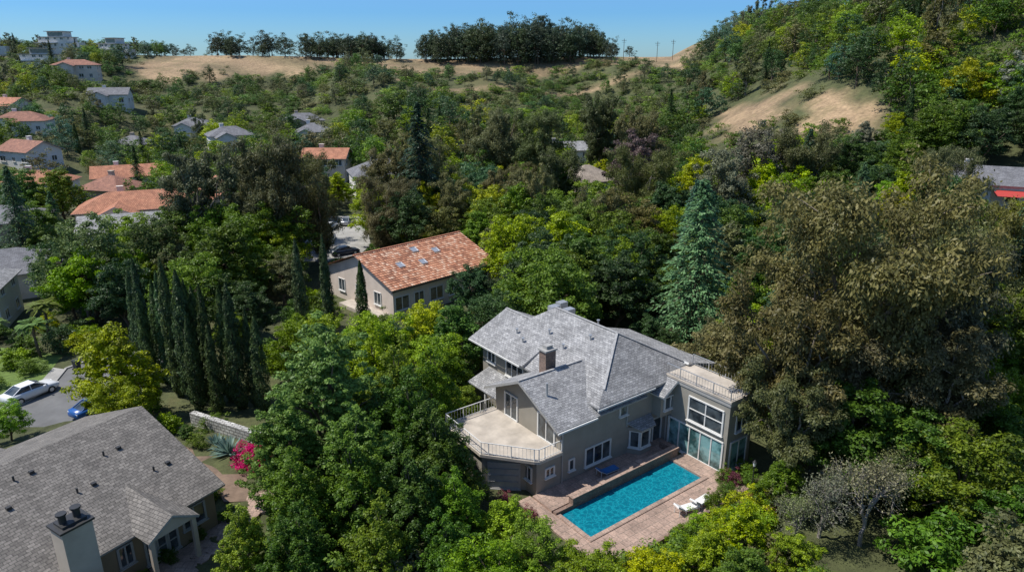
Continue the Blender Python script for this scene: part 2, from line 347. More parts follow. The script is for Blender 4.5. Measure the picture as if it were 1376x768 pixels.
def t_cyp(name,seed,Ht=12,R=.75,n=8000,leaf=.2):
    r=np.random.default_rng(seed); g=Geo(); g.tube([(0,0,-.4),(0,0,Ht*.5),(0,0,Ht*.95)],[.14,.09,.02],6)
    t=r.random(n)**.9; az=r.uniform(0,6.283,n); ph=r.uniform(0,6.28,3)
    pr=np.minimum(1,.35+t/.12*.65)*(1-t**2.6)**.8*(1+.14*np.sin(az*3+t*9+ph[0])+.12*np.sin(t*38+az*2+ph[1])+.08*np.sin(t*75-az*3))
    rr=R*pr*r.uniform(.7,1.1,n)
    P=np.stack([np.cos(az)*rr,np.sin(az)*rr,t*Ht+.1],1); U=np.stack([np.cos(az),np.sin(az),np.full(n,.25)],1)
    D=np.array([0,0,1.])+U*.3+.25*r.normal(size=(n,3)); L=leaf*r.uniform(.7,1.6,n)
    g.leaves(P,U+.45*r.normal(size=(n,3)),L,L*.4,r,D,np.clip(.5+.25*np.sin(t*38+az*2)+.3*r.normal(size=n),0,1))
    return g.mesh(name,[LEAF,BARK])
def t_palm(name,seed,Ht=7):
    r=np.random.default_rng(seed); g=Geo(); g.tube(curve((0,0,-.3),(.3,0,Ht),r,8,j=.02),np.linspace(.22,.15,8),8)
    for i in range(34):
        az=i*2.4; el=r.uniform(-.3,1.2); L=r.uniform(1.8,2.5); n=46; s=np.linspace(.15,1,n)
        u=np.array([math.cos(az),math.sin(az),0]); w=np.array([-u[1],u[0],0])
        c=np.array([.3,0,Ht])+u*(L*s*math.cos(el*.8))[:,None]+np.array([0,0,1])*((L*s*math.sin(el)-1.1*s*s*L*.55))[:,None]
        for sg in (-1,1):
            D=w*sg+u*.55+np.array([0,0,-.35]); Lf=.55*np.sin(np.pi*(s*.85+.1))+.08
            g.leaves(c+unit(D[None])*Lf[:,None]/2,np.tile(np.array([0,0,1.])+.15*u,(n,1)),Lf,np.full(n,.07),r,np.tile(D,(n,1)),.4+.3*r.random(n))
    return g.mesh(name,[LEAF,BARK])
def t_bare(name,seed,Ht=7,leafy=3200):
    r=np.random.default_rng(seed); g=Geo(); tips=[]
    def br(p,d,L,rad,lv):
        e=p+d*L; g.tube(curve(p,e,r,5,.03,.08),np.linspace(rad,rad*.6,5),5 if lv<3 else 3)
        if lv>3: tips.append(e)
        if lv>=6: return
        for k in range(3 if lv<4 else 2):
            nd=unit(d+r.normal(size=3)*.55+np.array([0,0,.15])); br(p+(e-p)*r.uniform(.55,1),nd,L*r.uniform(.62,.85),rad*.6,lv+1)
    br(np.array([0,0,-.3]),np.array([.05,0,1.]),Ht*.26,.14,0)
    T=np.array(tips); P=T[r.integers(0,len(T),leafy)]+r.normal(size=(leafy,3))*.22
    g.leaves(P,r.normal(size=(leafy,3))+np.array([0,0,.5]),.15,.06,r,None,r.random(leafy))
    return g.mesh(name,[LEAF,mat_plain('bark_gray',(.28,.25,.225),.9,.2,3)])
BR=[t_broad('broadleaf_a',1),t_broad('broadleaf_b',2,Ht=10,R=4.4,base=.15,egg=.15),t_broad('broadleaf_c',3,Ht=10,R=3.4,base=.1,egg=.45),t_broad('broadleaf_d',4,Ht=10,R=4,nc=190,rcs=(.07,.19),base=.28)]
CONE=[t_broad('conical_broadleaf',5,Ht=13,R=4,base=.03,egg=.6,nc=420,nl=110,leaf=.23,rcs=(.05,.15),flat=.5),t_broad('dense_ficus',6,Ht=10,R=3,base=.0,egg=.4,nc=380,nl=100,leaf=.2,rcs=(.06,.17),flat=1.1)]
EU=[t_euc('eucalyptus_a',11),t_euc('eucalyptus_b',12,Ht=22,R=6.5,nlead=10,low=.3),t_euc('eucalyptus_c',13,Ht=22,R=9.5,nlead=14,nsub=9,low=.15)]
CO=[t_conif('deodar_a',21),t_conif('deodar_b',22,Ht=18,R=4.2,nb=240,lump=.35)]
CY=[t_cyp('cypress_a',31),t_cyp('cypress_b',32,R=.62),t_cyp('cypress_c',33,R=.85)]
BU=[t_broad('shrub_a',41,Ht=3,R=1.9,base=-.1,egg=.1,nc=70,nl=70,leaf=.17,rcs=(.12,.28),limbs=4),t_broad('shrub_b',42,Ht=3,R=1.7,base=-.1,egg=.2,nc=60,nl=80,leaf=.2,rcs=(.12,.3),limbs=4)]
LO=[t_broad('far_tree_%d'%k,50+k,Ht=9,R=3.9+.4*(k%2),nc=75,nl=36,leaf=.42,base=.02,egg=.1+.15*k,rcs=(.12,.28),limbs=5) for k in range(4)]
LE=[t_euc('far_eucalyptus_%d'%k,60+k,Ht=18,R=6,nlead=8,nsub=6,ncl=3,nl=42,leaf=.5) for k in range(2)]
SH=[t_broad('far_shrub_%d'%k,70+k,Ht=3,R=2.1,nc=22,nl=30,leaf=.34,base=-.1,egg=.1,rcs=(.2,.4),limbs=2) for k in range(2)]
PALM=t_palm('palm_mesh',81); BARE=t_bare('bare_mesh',82,8)
YEL=(.33,.40,.03);BRI=(.21,.315,.028);MID=(.12,.20,.03);DRK=(.055,.105,.03);OLI=(.165,.17,.06);EUC=(.165,.16,.07);GRY=(.20,.215,.15);PUR=(.17,.13,.10);BLG=(.09,.17,.085)
def put(mesh,name,x,y,H,baseH,col,ws=1,parent=None,z=None,rz=None):
    o=bpy.data.objects.new(name,mesh); COL.objects.link(o)
    zz=float(Hh(x,y)) if z is None else z
    s=H/baseH; o.location=(x,y,zz-.05); o.scale=(s*ws,s*ws,s); o.rotation_euler=(0,0,random.uniform(0,6.28) if rz is None else rz)
    v=random.uniform(.78,1.22); o.color=(col[0]*v*random.uniform(.88,1.1),col[1]*v,col[2]*v*random.uniform(.8,1.3),1)
    if parent: o.parent=parent
    return o
# ------------------------------------------------------------ clearings
CIRC=[];RECT=[];LIM=[]
def rect(cx,cy,ang,hx,hy): RECT.append((cx,cy,math.cos(ang),math.sin(ang),hx,hy))
def blocked(x,y,m=0):
    for cx,cy,r in CIRC:
        if (x-cx)**2+(y-cy)**2<(r+m)**2: return True
    for cx,cy,c,s,hx,hy in RECT:
        dx=x-cx;dy=y-cy
        if abs(dx*c+dy*s)<hx+m and abs(-dx*s+dy*c)<hy+m: return True
    return False
def limh(x,y):
    h=99
    for x0,x1,y0,y1,m in LIM:
        if x0<x<x1 and y0<y<y1: h=min(h,m)
    return h
# ------------------------------------------------------------ MAIN HOUSE
TH=math.radians(37); OX,OY=1.75,42.7
def wl(a,b): return OX+a*math.cos(TH)-b*math.sin(TH), OY+a*math.sin(TH)+b*math.cos(TH)
mh=empty('gray_stucco_house',(OX,OY,0),TH)
w=MB()
w.box(2.2,16,0,8,0,5.35)
w.box(5.8,16,8.003,15,0,5.9)
w.box(0,2.197,0,6,0,2.88)
w.prism([(-.003,1.2),(-.003,6),(-.003,7.6),(-2.3,7.6),(-2.4,3.4)],0,2.88)
w.quad((2.2,7.9,5.35),(2.2,.1,5.35),(2.2,3.9,7.15))
w.make('walls',STUCCO,mh)
gb=MB(); gb.box(13.2,16.2,-6.3,-.003,0,6.0); gb.box(16.003,18.4,0,9,0,5.5); gb.make('flat_roof_block_walls',STUCCO,mh)
t=MB(); t.prism([(.0,-.35),(2.15,-.35),(2.19,8.2),(-2.6,8.2),(-2.8,3.0),(-.3,-.1)],2.9,3.12); t.make('terrace_slab',CONC,mh)
fl=MB(); fl.prism([(13.1,-6.4),(16.3,-6.4),(16.3,-.0),(13.1,-.0)],6.003,6.16); fl.make('flat_roof_deck',CONC,mh)
def roof(name,pts,faces,mat=SHINGLE,par=mh,th=.2,rim=TRIMG): return mk(name,pts,faces,mat,par,solid=th,rim=rim)
roof('main_roof',[(5.2,-.7,5.75),(16.8,-.7,5.75),(16.8,15.4,5.75),(5.2,15.4,5.75),(11,3.4,9.0),(11,11,9.0)],[(0,1,4),(1,2,5,4),(2,3,5),(3,0,4,5)])
roof('rear_wing_roof',[(5.0,8.2,5.95),(9.2,8.2,7.9),(9.2,16,7.9),(5.0,16,5.95),(13.4,8.2,5.95),(13.4,16,5.95)],[(1,2,3,0),(4,5,2,1)])
roof('front_wing_roof',[(1.3,-.7,5.15),(1.3,3.9,7.35),(1.3,8.4,5.15),(10.5,-.7,5.15),(10.5,3.9,7.35),(10.5,8.4,5.15)],[(0,3,4,1),(1,4,5,2)])
roof('entry_gable_roof',[(11.4,-1.5,5.0),(13.0,-1.5,6.0),(14.6,-1.5,5.0),(11.4,2.5,5.0),(13.0,2.5,6.0),(14.6,2.5,5.0)],[(0,1,4,3),(1,2,5,4)],rim=TRIM)
roof('side_wing_roof',[(15.6,-.4,6.5),(19.0,-.4,5.5),(19.0,9.5,5.5),(15.6,9.5,6.5)],[(0,1,2,3)],rim=TRIM)
gg=MB(); gg.box(11.9,14.1,-.9,-.003,2.9,4.85); gg.quad((11.9,-.95,4.85),(14.1,-.95,4.85),(13,-.95,5.65)); gg.make('entry_gable_wall',STUCCO,mh)
rc=MB()
for p,q in (((11,3.4,9.03),(11,11,9.03)),((11,3.4,9.03),(16.8,-.7,5.78)),((11,3.4,9.03),(6.6,.25,6.55)),((1.3,3.9,7.38),(7.6,3.9,7.38)),((9.2,8.3,7.93),(9.2,16,7.93))): rc.beam(p,q,.2,.04)
rc.make('ridge_caps',mat_plain('ridge_shingle',(.34,.335,.33),.9,.3,4),mh)
gt=MB()
for p,q in (((5.15,-.72,5.6),(11.3,-.72,5.6)),((14.7,-.72,5.6),(16.8,-.72,5.6)),((1.3,-.76,5.02),(5.1,-.76,5.02)),((1.3,8.45,5.02),(5.1,8.45,5.02)),((4.95,8.5,5.82),(4.95,16,5.82))): gt.beam(p,q,.12,.13)
gt.make('gutters',TRIM,mh)
vt=MB()
for (x,y,z) in ((8,6.5,7.35),(8.6,9,7.7),(9.6,5,8.25),(7.4,12,7.1),(12.4,7,8.3),(6.9,10.5,6.85)): vt.cyl((x,y,z-.2),(x,y,z+.35),.07,k=8); vt.cyl((x,y,z+.35),(x,y,z+.42),.14,k=8)
vt.cyl((2.6,2.1,6.2),(2.6,2.1,7.5),.09,k=8)
vt.make('roof_vents',METAL,mh)
hv=MB()
for x,y in ((11.8,12.2),(13.1,12.6),(12.4,10.8)): hv.box(x-.45,x+.45,y-.35,y+.35,7.4,8.65)
hv.make('rooftop_air_units',METAL,mh)
ch=MB(); ch.box(4.3,5.3,4.3,5.1,5.6,8.7); ch.make('chimney',BRICK,mh)
cc=MB(); cc.box(4.2,5.4,4.2,5.2,8.703,8.83); cc.box(4.5,5.1,4.45,4.95,8.833,9.1); cc.make('chimney_cap',TRIMG,mh)
fr=MB(); gl=MB(); gd=MB()
window(fr,gl,(2.2,1.6,4.15),(-1,0),1.9,2.0,1); window(fr,gl,(2.2,5.9,4.15),(-1,0),1.6,2.0,1)
window(fr,gl,(6.0,0,1.5),(0,-1),2.6,1.5,2); window(fr,gl,(3.3,0,1.5),(0,-1),.5,.9,0); window(fr,gl,(1.2,0,1.7),(0,-1),.8,.7,1)
window(fr,gl,(8.6,0,4.3),(0,-1),.8,.9,0); window(fr,gl,(13,-.903,4.0),(0,-1),1.4,1.1,1); window(fr,gl,(12.6,0,1.3),(0,-1),1.0,2.1,0)
window(fr,gl,(0,1,1.6),(-1,0),.9,1.1,1)
window(fr,gl,(5.8,13.6,4.7),(-1,0),1.2,1.1,1); window(fr,gl,(5.8,10.2,4.5),(-1,0),2.4,1.4,2); window(fr,gl,(5.8,12,1.7),(-1,0),1.6,1.3,1)
by=MB(); by.prism([(9.2,0-.003),(9.8,-.9),(11.0,-.9),(11.6,-.003)],.0,.8); by.prism([(9.2,-.003),(9.8,-.9),(11.0,-.9),(11.6,-.003)],2.3,2.6); by.prism([(9.4,-.003),(9.9,-.75),(10.9,-.75),(11.4,-.003)],.8,2.3); by.make('bay_window_walls',STUCCO,mh)
window(fr,gl,(10.4,-.76,1.55),(0,-1),1.0,1.4,0)
n=Vector((-.75,-.5)).normalized(); window(fr,gl,(9.64,-.38,1.55),(n.x,n.y),.75,1.4,0); window(fr,gl,(11.16,-.38,1.55),(-n.x,n.y),.75,1.4,0)
roof('bay_roof',[(9.0,-.02,3.0),(9.6,-1.15,2.62),(11.2,-1.15,2.62),(11.8,-.02,3.0)],[(0,1,2,3)],th=.08)
window(fr,gl,(13.2,-4.2,4.15),(-1,0),3.2,2.0,1,1)
window(fr,gl,(14.8,-6.3,4.1),(0,-1),1.4,1.5,1)
window(fr,gd,(13.2,-3.4,1.35),(-1,0),5.2,2.5,4,0)
window(fr,gd,(14.7,-6.3,1.35),(0,-1),2.0,2.4,1)
fr.make('window_frames',TRIM,mh); gl.make('window_panes',GLASS,mh); gd.make('glass_doors',GLASSD,mh)
gq=MB()
d0=Vector((-.003,1.2)); d1=Vector((-2.4,3.4)); dd=(d1-d0).normalized(); nn=Vector((dd.y,-dd.x)); nn=nn if nn.x<0 or nn.y<0 else -nn
c0=d0.lerp(d1,.5)
window(gq,gq,(c0.x,c0.y,1.15),(nn.x,nn.y),2.3,2.1,0,3); gq.make('garage_door',TRIMG,mh)
def railing(name,pts,z,h,mat,par,step=.26):
    m=MB()
    for a,b in zip(pts[:-1],pts[1:]):
        a=Vector((*a,0)); b=Vector((*b,0)); L=(b-a).length; d=(b-a)/L; Z=Vector((0,0,1))
        m.beam(a+Z*(z+h),b+Z*(z+h),.06,.045); m.beam(a+Z*(z+.12),b+Z*(z+.12),.035,.035)
        k=max(1,int(L/step))
        for i in range(k+1):
            p=a+d*L*i/k; wd=.06 if i%6==0 else .016; m.beam(p+Z*z,p+Z*(z+h-.03),wd)
    m.make(name,mat,par)
railing('terrace_railing',[(2.1,-.25),(0,-.25),(-.25,-.02),(-2.7,3.0),(-2.5,8.1),(2.1,8.1)],3.12,.95,TRIM,mh)
railing('roof_deck_railing',[(16.2,-.3),(16.2,-6.25),(13.2,-6.25),(13.2,-.2)],6.16,.9,METAL,mh)
ds=MB(); ds.beam((2.35,-.06,0),(2.35,-.06,5.0),.09); ds.beam((9,-.06,2.7),(9,-.06,5.2),.09); ds.beam((13.12,-.5,0),(13.12,-.5,5.9),.09); ds.box(13.15,16.25,-6.36,-6.303,5.7,6.0); ds.box(13.14,13.197,-6.3,-.01,5.7,6.0); ds.make('downspouts_and_fascia',TRIMG,mh)
roof('porch_roof',[(3.4,9,2.8),(5.75,9,3.6),(5.75,14,3.6),(3.4,14,2.8)],[(0,1,2,3)],th=.12)
ps=MB()
for y in (9.2,11.5,13.8): ps.beam((3.6,y,0),(3.6,y,2.7),.16)
ps.make('porch_posts',TRIM,mh)
# pool
pl=empty('swimming_pool',(OX,OY,0),TH)
wt=MB(); wt.quad((.0,-5.7,.06),(11.4,-5.7,.06),(11.4,-2.6,.06),(.0,-2.6,.06)); o=wt.make('water',WATER,pl)
cp=MB(); cp.box(-.35,11.75,-6.05,-5.7,0,.2); cp.box(11.4,11.75,-5.697,-2.6,0,.2); cp.box(-.35,0,-5.697,-2.6,0,.2); cp.make('coping',PAVER,pl)
rw=MB(); rw.box(1.2,11.9,-2.597,-2.15,0,.85); rw.box(11.903,12.3,-2.597,-1.0,0,.85); rw.box(-.35,1.197,-2.597,-2.3,0,.35); rw.make('raised_brick_wall',BRICK,pl)
rk=MB(); rk.box(1.15,12.35,-2.66,-2.1,.853,.92); rk.box(3.9,4.4,-2.75,-2.0,.923,1.0);rk.box(8,8.5,-2.75,-2.0,.923,1.0); rk.make('wall_cap',PAVER,pl)
pt=empty('patio',(OX,OY,0),TH)
p=MB(); p.box(-1.5,13.1,-8.6,-6.053,0,.14); p.box(11.753,13.1,-6.05,-2.6,0,.142); p.box(-1.5,-.353,-6.05,0.3,0,.142); p.box(-.35,13.19,-2.147,-.003,0,.3); p.make('paving',PAVER,pt)
p=MB(); p.box(-1.6,13.3,-8.8,-8.603,0,.3); p.make('edging',BRICK,pt)
def lounger(x,y,rz,mat,name='sun_lounger'):
    e=empty(name,(*wl(x,y),.15),TH+rz); m=MB()
    m.box(-.33,.33,-.95,.35,.27,.32)
    m.beam((0,.35,.32),(0,.95,.72),.62,.05,up=(0,0,1))
    for sx in (-.28,.28):
        for sy in (-.85,.25): m.beam((sx,sy,0),(sx,sy,.27),.05)
        m.beam((sx,.8,.0),(sx,.8,.6),.04)
    m.make('frame',TRIM,e); c=MB(); c.box(-.3,.3,-.92,.33,.325,.4); c.beam((0,.38,.40),(0,.93,.79),.56,.07); c.make('cushion',mat,e)
lounger(7.2,-7.7,1.35,CUSH); lounger(8.6,-7.8,1.6,CUSH); lounger(6.0,-1.1,1.5,BLUE)
gx,gy=17.4,43.2
e=empty('garden_lamp_post',(gx,gy,0)); m=MB(); m.cyl((0,0,0),(0,0,.2),.13,.09); m.cyl((0,0,.2),(0,0,2.3),.045,.035); m.beam((-.3,0,2.15),(.3,0,2.15),.03); m.cyl((0,0,2.62),(0,0,2.8),.16,.02); m.make('post',DARK,e)
m=MB(); m.cyl((0,0,2.3),(0,0,2.62),.09,.13,8); m.make('lantern',CUSH,e)
cx,cy=wl(8,3.2); rect(cx,cy,TH,13.0,13.2)
# ------------------------------------------------------------ generic houses
def house(name,x,y,rot,L,W,Hw,rise,rm,wm,hip=False,chim=True,flat=False,z=None,wins=True,clear=2.0,limf=True,lf=.95,wing=False,ld=20):
    z=float(Hh(x,y)) if z is None else z
    e=empty(name,(x,y,z),math.radians(rot)); m=MB(); a,b=L/2,W/2
    m.box(-a,a,-b,b,-3,Hw)
    o=.55; s=rise/b
    if wing:
        wx=-a*.35; ww=W*.3
        m.box(wx-ww,wx+ww,-b-3.5,-b-.003,-3,Hw-.3); m.quad((wx-ww,-b-3.5,Hw-.3),(wx+ww,-b-3.5,Hw-.3),(wx,-b-3.5,Hw-.3+ww*s))
        zt=Hw-.3+ww*s+.15; zl=Hw-.3-s*.5+.15
        mk('wing_roof',[(wx-ww-.5,-b-4,zl),(wx,-b-4,zt),(wx+ww+.5,-b-4,zl),(wx-ww-.5,-b+.5,zl),(wx,-b+ww*1.1,zt),(wx+ww+.5,-b+.5,zl)],[(0,1,4,3),(1,2,5,4)],rm if rm is not TILEG else TILEB,e,solid=.14,rim=TRIMG)
    if flat:
        m.make('walls',wm,e); q=MB(); q.box(-a-.5,a+.5,-b-.5,b+.5,Hw+.003,Hw+.35); q.make('flat_roof',rm,e)
        q=MB(); q.box(-a-.9,a*.4,-b-1.6,-b-.003,Hw/2-.1,Hw/2+.1); q.make('balcony',wm,e)
        q=MB(); q.box(-a*.5,a*.7,-b*.5,b*.8,Hw+.353,Hw+2.6); q.make('upper_storey',wm,e)
        q=MB(); q.box(-a*.6,a*.8,-b*.8,b*.9,Hw+2.603,Hw+2.85); q.make('upper_roof',rm,e)
        q=MB(); q.box(-a*.45,a*.65,-b*.5-.05,-b*.5-.004,Hw+.7,Hw+2.3); q.make('upper_glazing',GLASS,e)
        q=MB(); q.box(a+.003,a+5,-b*.5,b*.6,-3,Hw*.55); q.make('garage_wing',wm,e)
    elif hip:
        m.make('walls',wm,e); k=max(.3,a-b)
        roofp=[(-a-o,-b-o,Hw-s*o),(a+o,-b-o,Hw-s*o),(a+o,b+o,Hw-s*o),(-a-o,b+o,Hw-s*o),(-k,0,Hw+rise),(k,0,Hw+rise)]
        mk('roof',[(p[0],p[1],p[2]+.15) for p in roofp],[(0,1,5,4),(1,2,5),(2,3,4,5),(3,0,4)],rm,e,solid=.15,rim=TRIMG)
    else:
        m.quad((-a,b,Hw),(-a,-b,Hw),(-a,0,Hw+rise)); m.quad((a,-b,Hw),(a,b,Hw),(a,0,Hw+rise)); m.make('walls',wm,e)
        zz=.15
        if rm is TILEG:
            G=Geo(); r=np.random.default_rng(5); SL=math.hypot(b+o,rise+s*o)
            for sg in (-1,1):
                U=np.arange(-a-o,a+o+.01,.12); nr=int(SL/.42); rows=[]
                for i in range(nr): rows+= [(i*SL/nr,.07),((i+1)*SL/nr-.005,.0)]
                rows=np.array(rows); uu,vv=np.meshgrid(U,rows[:,0]); off=np.repeat(rows[:,1][:,None],len(U),1)+.07*np.abs(np.sin(np.pi*uu/.36))
                yy=sg*((b+o)-vv*(b+o)/SL); zz2=(Hw-s*o)+vv*(rise+s*o)/SL+off+.12
                Vv=np.stack([uu.ravel(),yy.ravel(),zz2.ravel()],1); i=np.arange(Vv.shape[0]).reshape(uu.shape)
                q=np.stack([i[:-1,:-1],i[:-1,1:],i[1:,1:],i[1:,:-1]],-1); 
                if sg>0: q=q[...,::-1]
                ti=(U[:-1]/.36).astype(int)-int(U[0]/.36); T=np.zeros(q.shape[:2])
                tt=r.random((nr+1,ti.max()+2))
                for k in range(q.shape[0]): T[k]=tt[k//2][ti]
                G.add(Vv,q.reshape(-1,4),0,T.ravel())
            me=G.mesh('tile_roof',[TILEG]); ob=bpy.data.objects.new('tile_roof',me); COL.objects.link(ob); ob.parent=e
            q=MB(); q.beam((-a-o,0,Hw+rise+.2),(a+o,0,Hw+rise+.2),.3,.16); q.make('ridge_tiles',TILEB,e)
            q=MB()
            for sg in (-1,1):
                q.beam((-a-o,sg*(b+o-.02),Hw-s*o+.02),(a+o,sg*(b+o-.02),Hw-s*o+.02),.06,.2)
            q.make('fascia',BARK,e)
        else:
            P=[(-a-o,-b-o,Hw-s*o+zz),(a+o,-b-o,Hw-s*o+zz),(a+o,0,Hw+rise+zz),(-a-o,0,Hw+rise+zz),(a+o,b+o,Hw-s*o+zz),(-a-o,b+o,Hw-s*o+zz)]
            mk('roof',P,[(0,1,2,3),(3,2,4,5)],rm,e,solid=.16,rim=TRIMG)
    if wins:
        f=MB(); g=MB(); st=2 if Hw>4.6 else 1
        for k in range(st):
            zc=1.55+k*2.9
            for sgn in (-1,1):
                nn=int(L/3.2)
                for i in range(nn):
                    xx=-a+(i+.5+random.uniform(-.15,.15))*L/nn
                    if wing and sgn<0 and abs(xx-wx)<ww+1: continue
                    window(f,g,(xx,sgn*b,zc),(0,sgn),random.choice([1.1,1.6,2.2]),random.choice([1.0,1.3]),1)
                nn=max(1,int(W/3.6))
                for i in range(nn):
                    window(f,g,(sgn*a,-b+(i+.5)*W/nn,zc),(sgn,0),1.3,1.2,1)
        if wing: window(f,g,(wx,-b-3.5,1.5),(0,-1),1.8,1.3,1)
        f.make('window_frames',TRIM,e); g.make('window_panes',GLASS,e)
    if chim and not flat:
        q=MB(); q.box(-a*.4,-a*.4+1,b*.3,b*.3+.8,Hw,Hw+rise+.7); q.box(-a*.4-.08,-a*.4+1.08,b*.3-.08,b*.3+.88,Hw+rise+.703,Hw+rise+.85); q.make('chimney',wm,e)
    rect(x,y,math.radians(rot),a+clear,b+clear)
    if limf:
        hw=L*.42; LIM.append((x*.95-hw,x*.95+hw,y-ld,y,Hw*lf)) 
    return e
th=house('terracotta_tile_roof_house',-13.6,89.5,45.5,16.6,14.4,3.7,2.7,TILEG,STUCCOL,z=.2,chim=False,wins=False,limf=False)
f=MB(); g=MB()
for i,xx in enumerate((-7,-4.4,-1.6,1.2,4.0,6.6)): window(f,g,(xx,-7.2,1.7),(0,-1),1.5 if i%2 else 2.1,1.7,1)
for yy in (-4,0,4): window(f,g,(-8.3,yy,1.8),(-1,0),1.4,1.6,1)
f.make('window_frames',TRIM,th); g.make('window_panes',GLASS,th)
f=MB();g=MB()
for (xx,yy) in ((-4.5,-3.8),(-1.2,-4.2),(-.6,-1.6),(2.2,-2.6)):
    zz=3.7+2.7*(1+yy/7.2)+.18; s=2.7/7.2
    g.quad((xx-.4,yy-.4,zz-.4*s+.14),(xx+.4,yy-.4,zz-.4*s+.14),(xx+.4,yy+.4,zz+.4*s+.14),(xx-.4,yy+.4,zz+.4*s+.14))
    for sx in (-.42,.42): f.beam((xx+sx,yy-.45,zz-.45*s+.05),(xx+sx,yy+.45,zz+.45*s+.05),.08,.25)
    for sy in (-.45,.45): f.beam((xx-.46,yy+sy,zz+sy*s+.05),(xx+.46,yy+sy,zz+sy*s+.05),.08,.25)
f.make('skylight_frames',METAL,th); g.make('skylight_glass',METAL,th)
f=MB(); f.box(-10.2,-8.31,-6,2,-.3,.25); f.make('side_step',CONC,th)
LIM.append((-28,2,62,86,3.2)); LIM.append((-24,-8,55,66,6.0))
# bottom-left house
bl=house('brown_ranch_house',-31.3,32.4,58,22,15.4,3.0,3.0,SHINGLEB,STUCCOB,z=1.5,chim=False,wins=False,clear=3,limf=False)
f=MB(); g=MB()
for xx,ww in ((9.5,1.5),(5.2,.8),(1.0,2.0),(-1.6,2.2),(-6,1.8)): window(f,g,(xx,-7.7,1.7),(0,-1),ww,1.3,1)
for yy in (-4,0,4): window(f,g,(11,yy,1.7),(1,0),1.5,1.2,1)
for xx in (6.6,7.3,8.0): window(f,g,(xx,-7.7,1.35),(0,-1),.6,2.2,0,2)
f.make('window_frames',TRIMG,bl); g.make('window_panes',GLASS,bl)
mk('entry_gable_roof',[(5.6,-9.6,2.9),(7.2,-9.6,3.85),(8.8,-9.6,2.9),(5.6,-4.6,3.2),(7.2,-4.6,4.25),(8.8,-4.6,3.2)],[(0,1,4,3),(1,2,5,4)],SHINGLEB,bl,solid=.15,rim=TRIMG)
q=MB()
for xx in (5.9,8.5): q.beam((xx,-9.3,-.8),(xx,-9.3,2.8),.25)
q.quad((5.8,-9.45,2.8),(8.6,-9.45,2.8),(7.2,-9.45,3.6)); q.make('porch_posts',STUCCOT,bl)
q=MB(); q.box(1.8,3.3,-9.2,-8.0,-1.5,5.9); q.make('chimney',STUCCOT,bl)
q=MB(); q.box(1.7,3.4,-9.3,-7.9,5.903,6.02); q.box(1.95,3.15,-9.05,-8.15,6.023,6.15)
for xx in (2.2,2.9): q.cyl((xx,-8.6,6.15),(xx,-8.6,6.6),.18,.18,10); q.cyl((xx,-8.6,6.6),(xx,-8.6,6.7),.26,.26,10)
q.make('chimney_cap',DARK,bl)
v=MB()
for xx,yy in ((5,-4),(7.5,-2.4),(1,-3),(-2,-5),(3,-1.4),(9,-5)):
    zz=3.0+3.0*(1+yy/7.7)+.15; v.cyl((xx,yy,zz),(xx,yy,zz+.3),.06,k=8); v.box(xx+.8,xx+1.05,yy-.12,yy+.12,zz-.02,zz+.15)
v.make('roof_vents',DARK,bl)
mk('rear_wing_roof',[(-8,2,4.8),(5.5,2,4.8),(5.5,10.6,3.0),(-8,10.6,3.0)],[(0,1,2,3)],SHINGLEB,bl,solid=.15,rim=TRIMG)
q=MB(); q.box(-7.5,5,7.71,10.2,-2,2.8); q.make('rear_wing_walls',STUCCOB,bl)
def sheet(name,pts,mat,z=.02):
    return mk(name,[(x,y,float(Hh(x,y))+z) for (x,y) in pts],[tuple(range(len(pts)))],mat)
pw=MB(); r=random.Random(3)
e=empty('flagstone_path',(0,0,0))
for i in range(70):
    t_=i/70; px=-17.2-4.5*t_+r.uniform(-1,1); py=40.5-11*t_+r.uniform(-.9,.9); k=6; a0=r.random(); z=float(Hh(px,py))
    poly=[(px+math.cos(a0+j*6.283/k)*r.uniform(.4,.62),py+math.sin(a0+j*6.283/k)*r.uniform(.4,.62)) for j in range(k)]; pw.prism(poly,z-.2,z+.05+r.random()*.02)
pw.make('stones',PAVER,e)
sw=empty('white_stone_wall',(0,0,0)); m=MB(); m.beam((-27,52.2,.85),(-19.4,48.3,.85),.5,1.9); m.make('stones',STONEW,sw)
# street
L=[(-54,30),(-47.6,45),(-45.3,53.5),(-44.3,60),(-45.5,64.5),(-43.5,68),(-39.5,68.5),(-35.8,65.5),(-34.6,61),(-35.5,55),(-38.5,49),(-43,38),(-46,28)]
mk('street',[(x,y,.03) for x,y in L],[tuple(reversed(range(len(L))))],ASPH)
kb=MB()
for a_,b_ in zip(L[:-1],L[1:]): kb.beam((a_[0],a_[1],.08),(b_[0],b_[1],.08),.25,.14)
kb.make('kerb',CONCG)
mk('sidewalk',[(x,y,.045) for x,y in [(-56,31),(-49,45.6),(-46.9,53.7),(-45.8,60),(-47,64.8),(-45.6,64.4),(-44.5,60),(-45.5,53.5),(-47.8,45),(-54.2,30)]],[tuple(range(10))],CONCG)
mk('lawn',[(x,y,.025) for x,y in [(-58,52),(-47.2,54),(-46.2,62),(-48,68),(-56,70),(-62,62)]],[tuple(reversed(range(6)))],LAWN)
CIRC+= [(-40,60,6.0),(-43,66,4),(-18.5,44.5,4.6),(-23,48.5,4),(-38,47,5.5),(-20,34,3.8),(21.5,37.5,3.6),(19.6,70,4.5)]
rect(-44,52,math.radians(68),16,6.0)
rect(-29,58.8,math.radians(-28),10,2.6)
LIM.append((-34,-16,44,56,2.0)); LIM.append((-37,-22,60,68,5.0)); LIM.append((12,22,56,69,5.0))
LIM.append((44,76,135,200,3.2)); LIM.append((52,72,120,140,5.5))
mk('driveway',[(x,y,.05+float(Hh(x,y))) for x,y in [(-34,104),(-25,104),(-24,114),(-29,134),(-38,134)]],[(0,1,2,3,4)],CONCG)
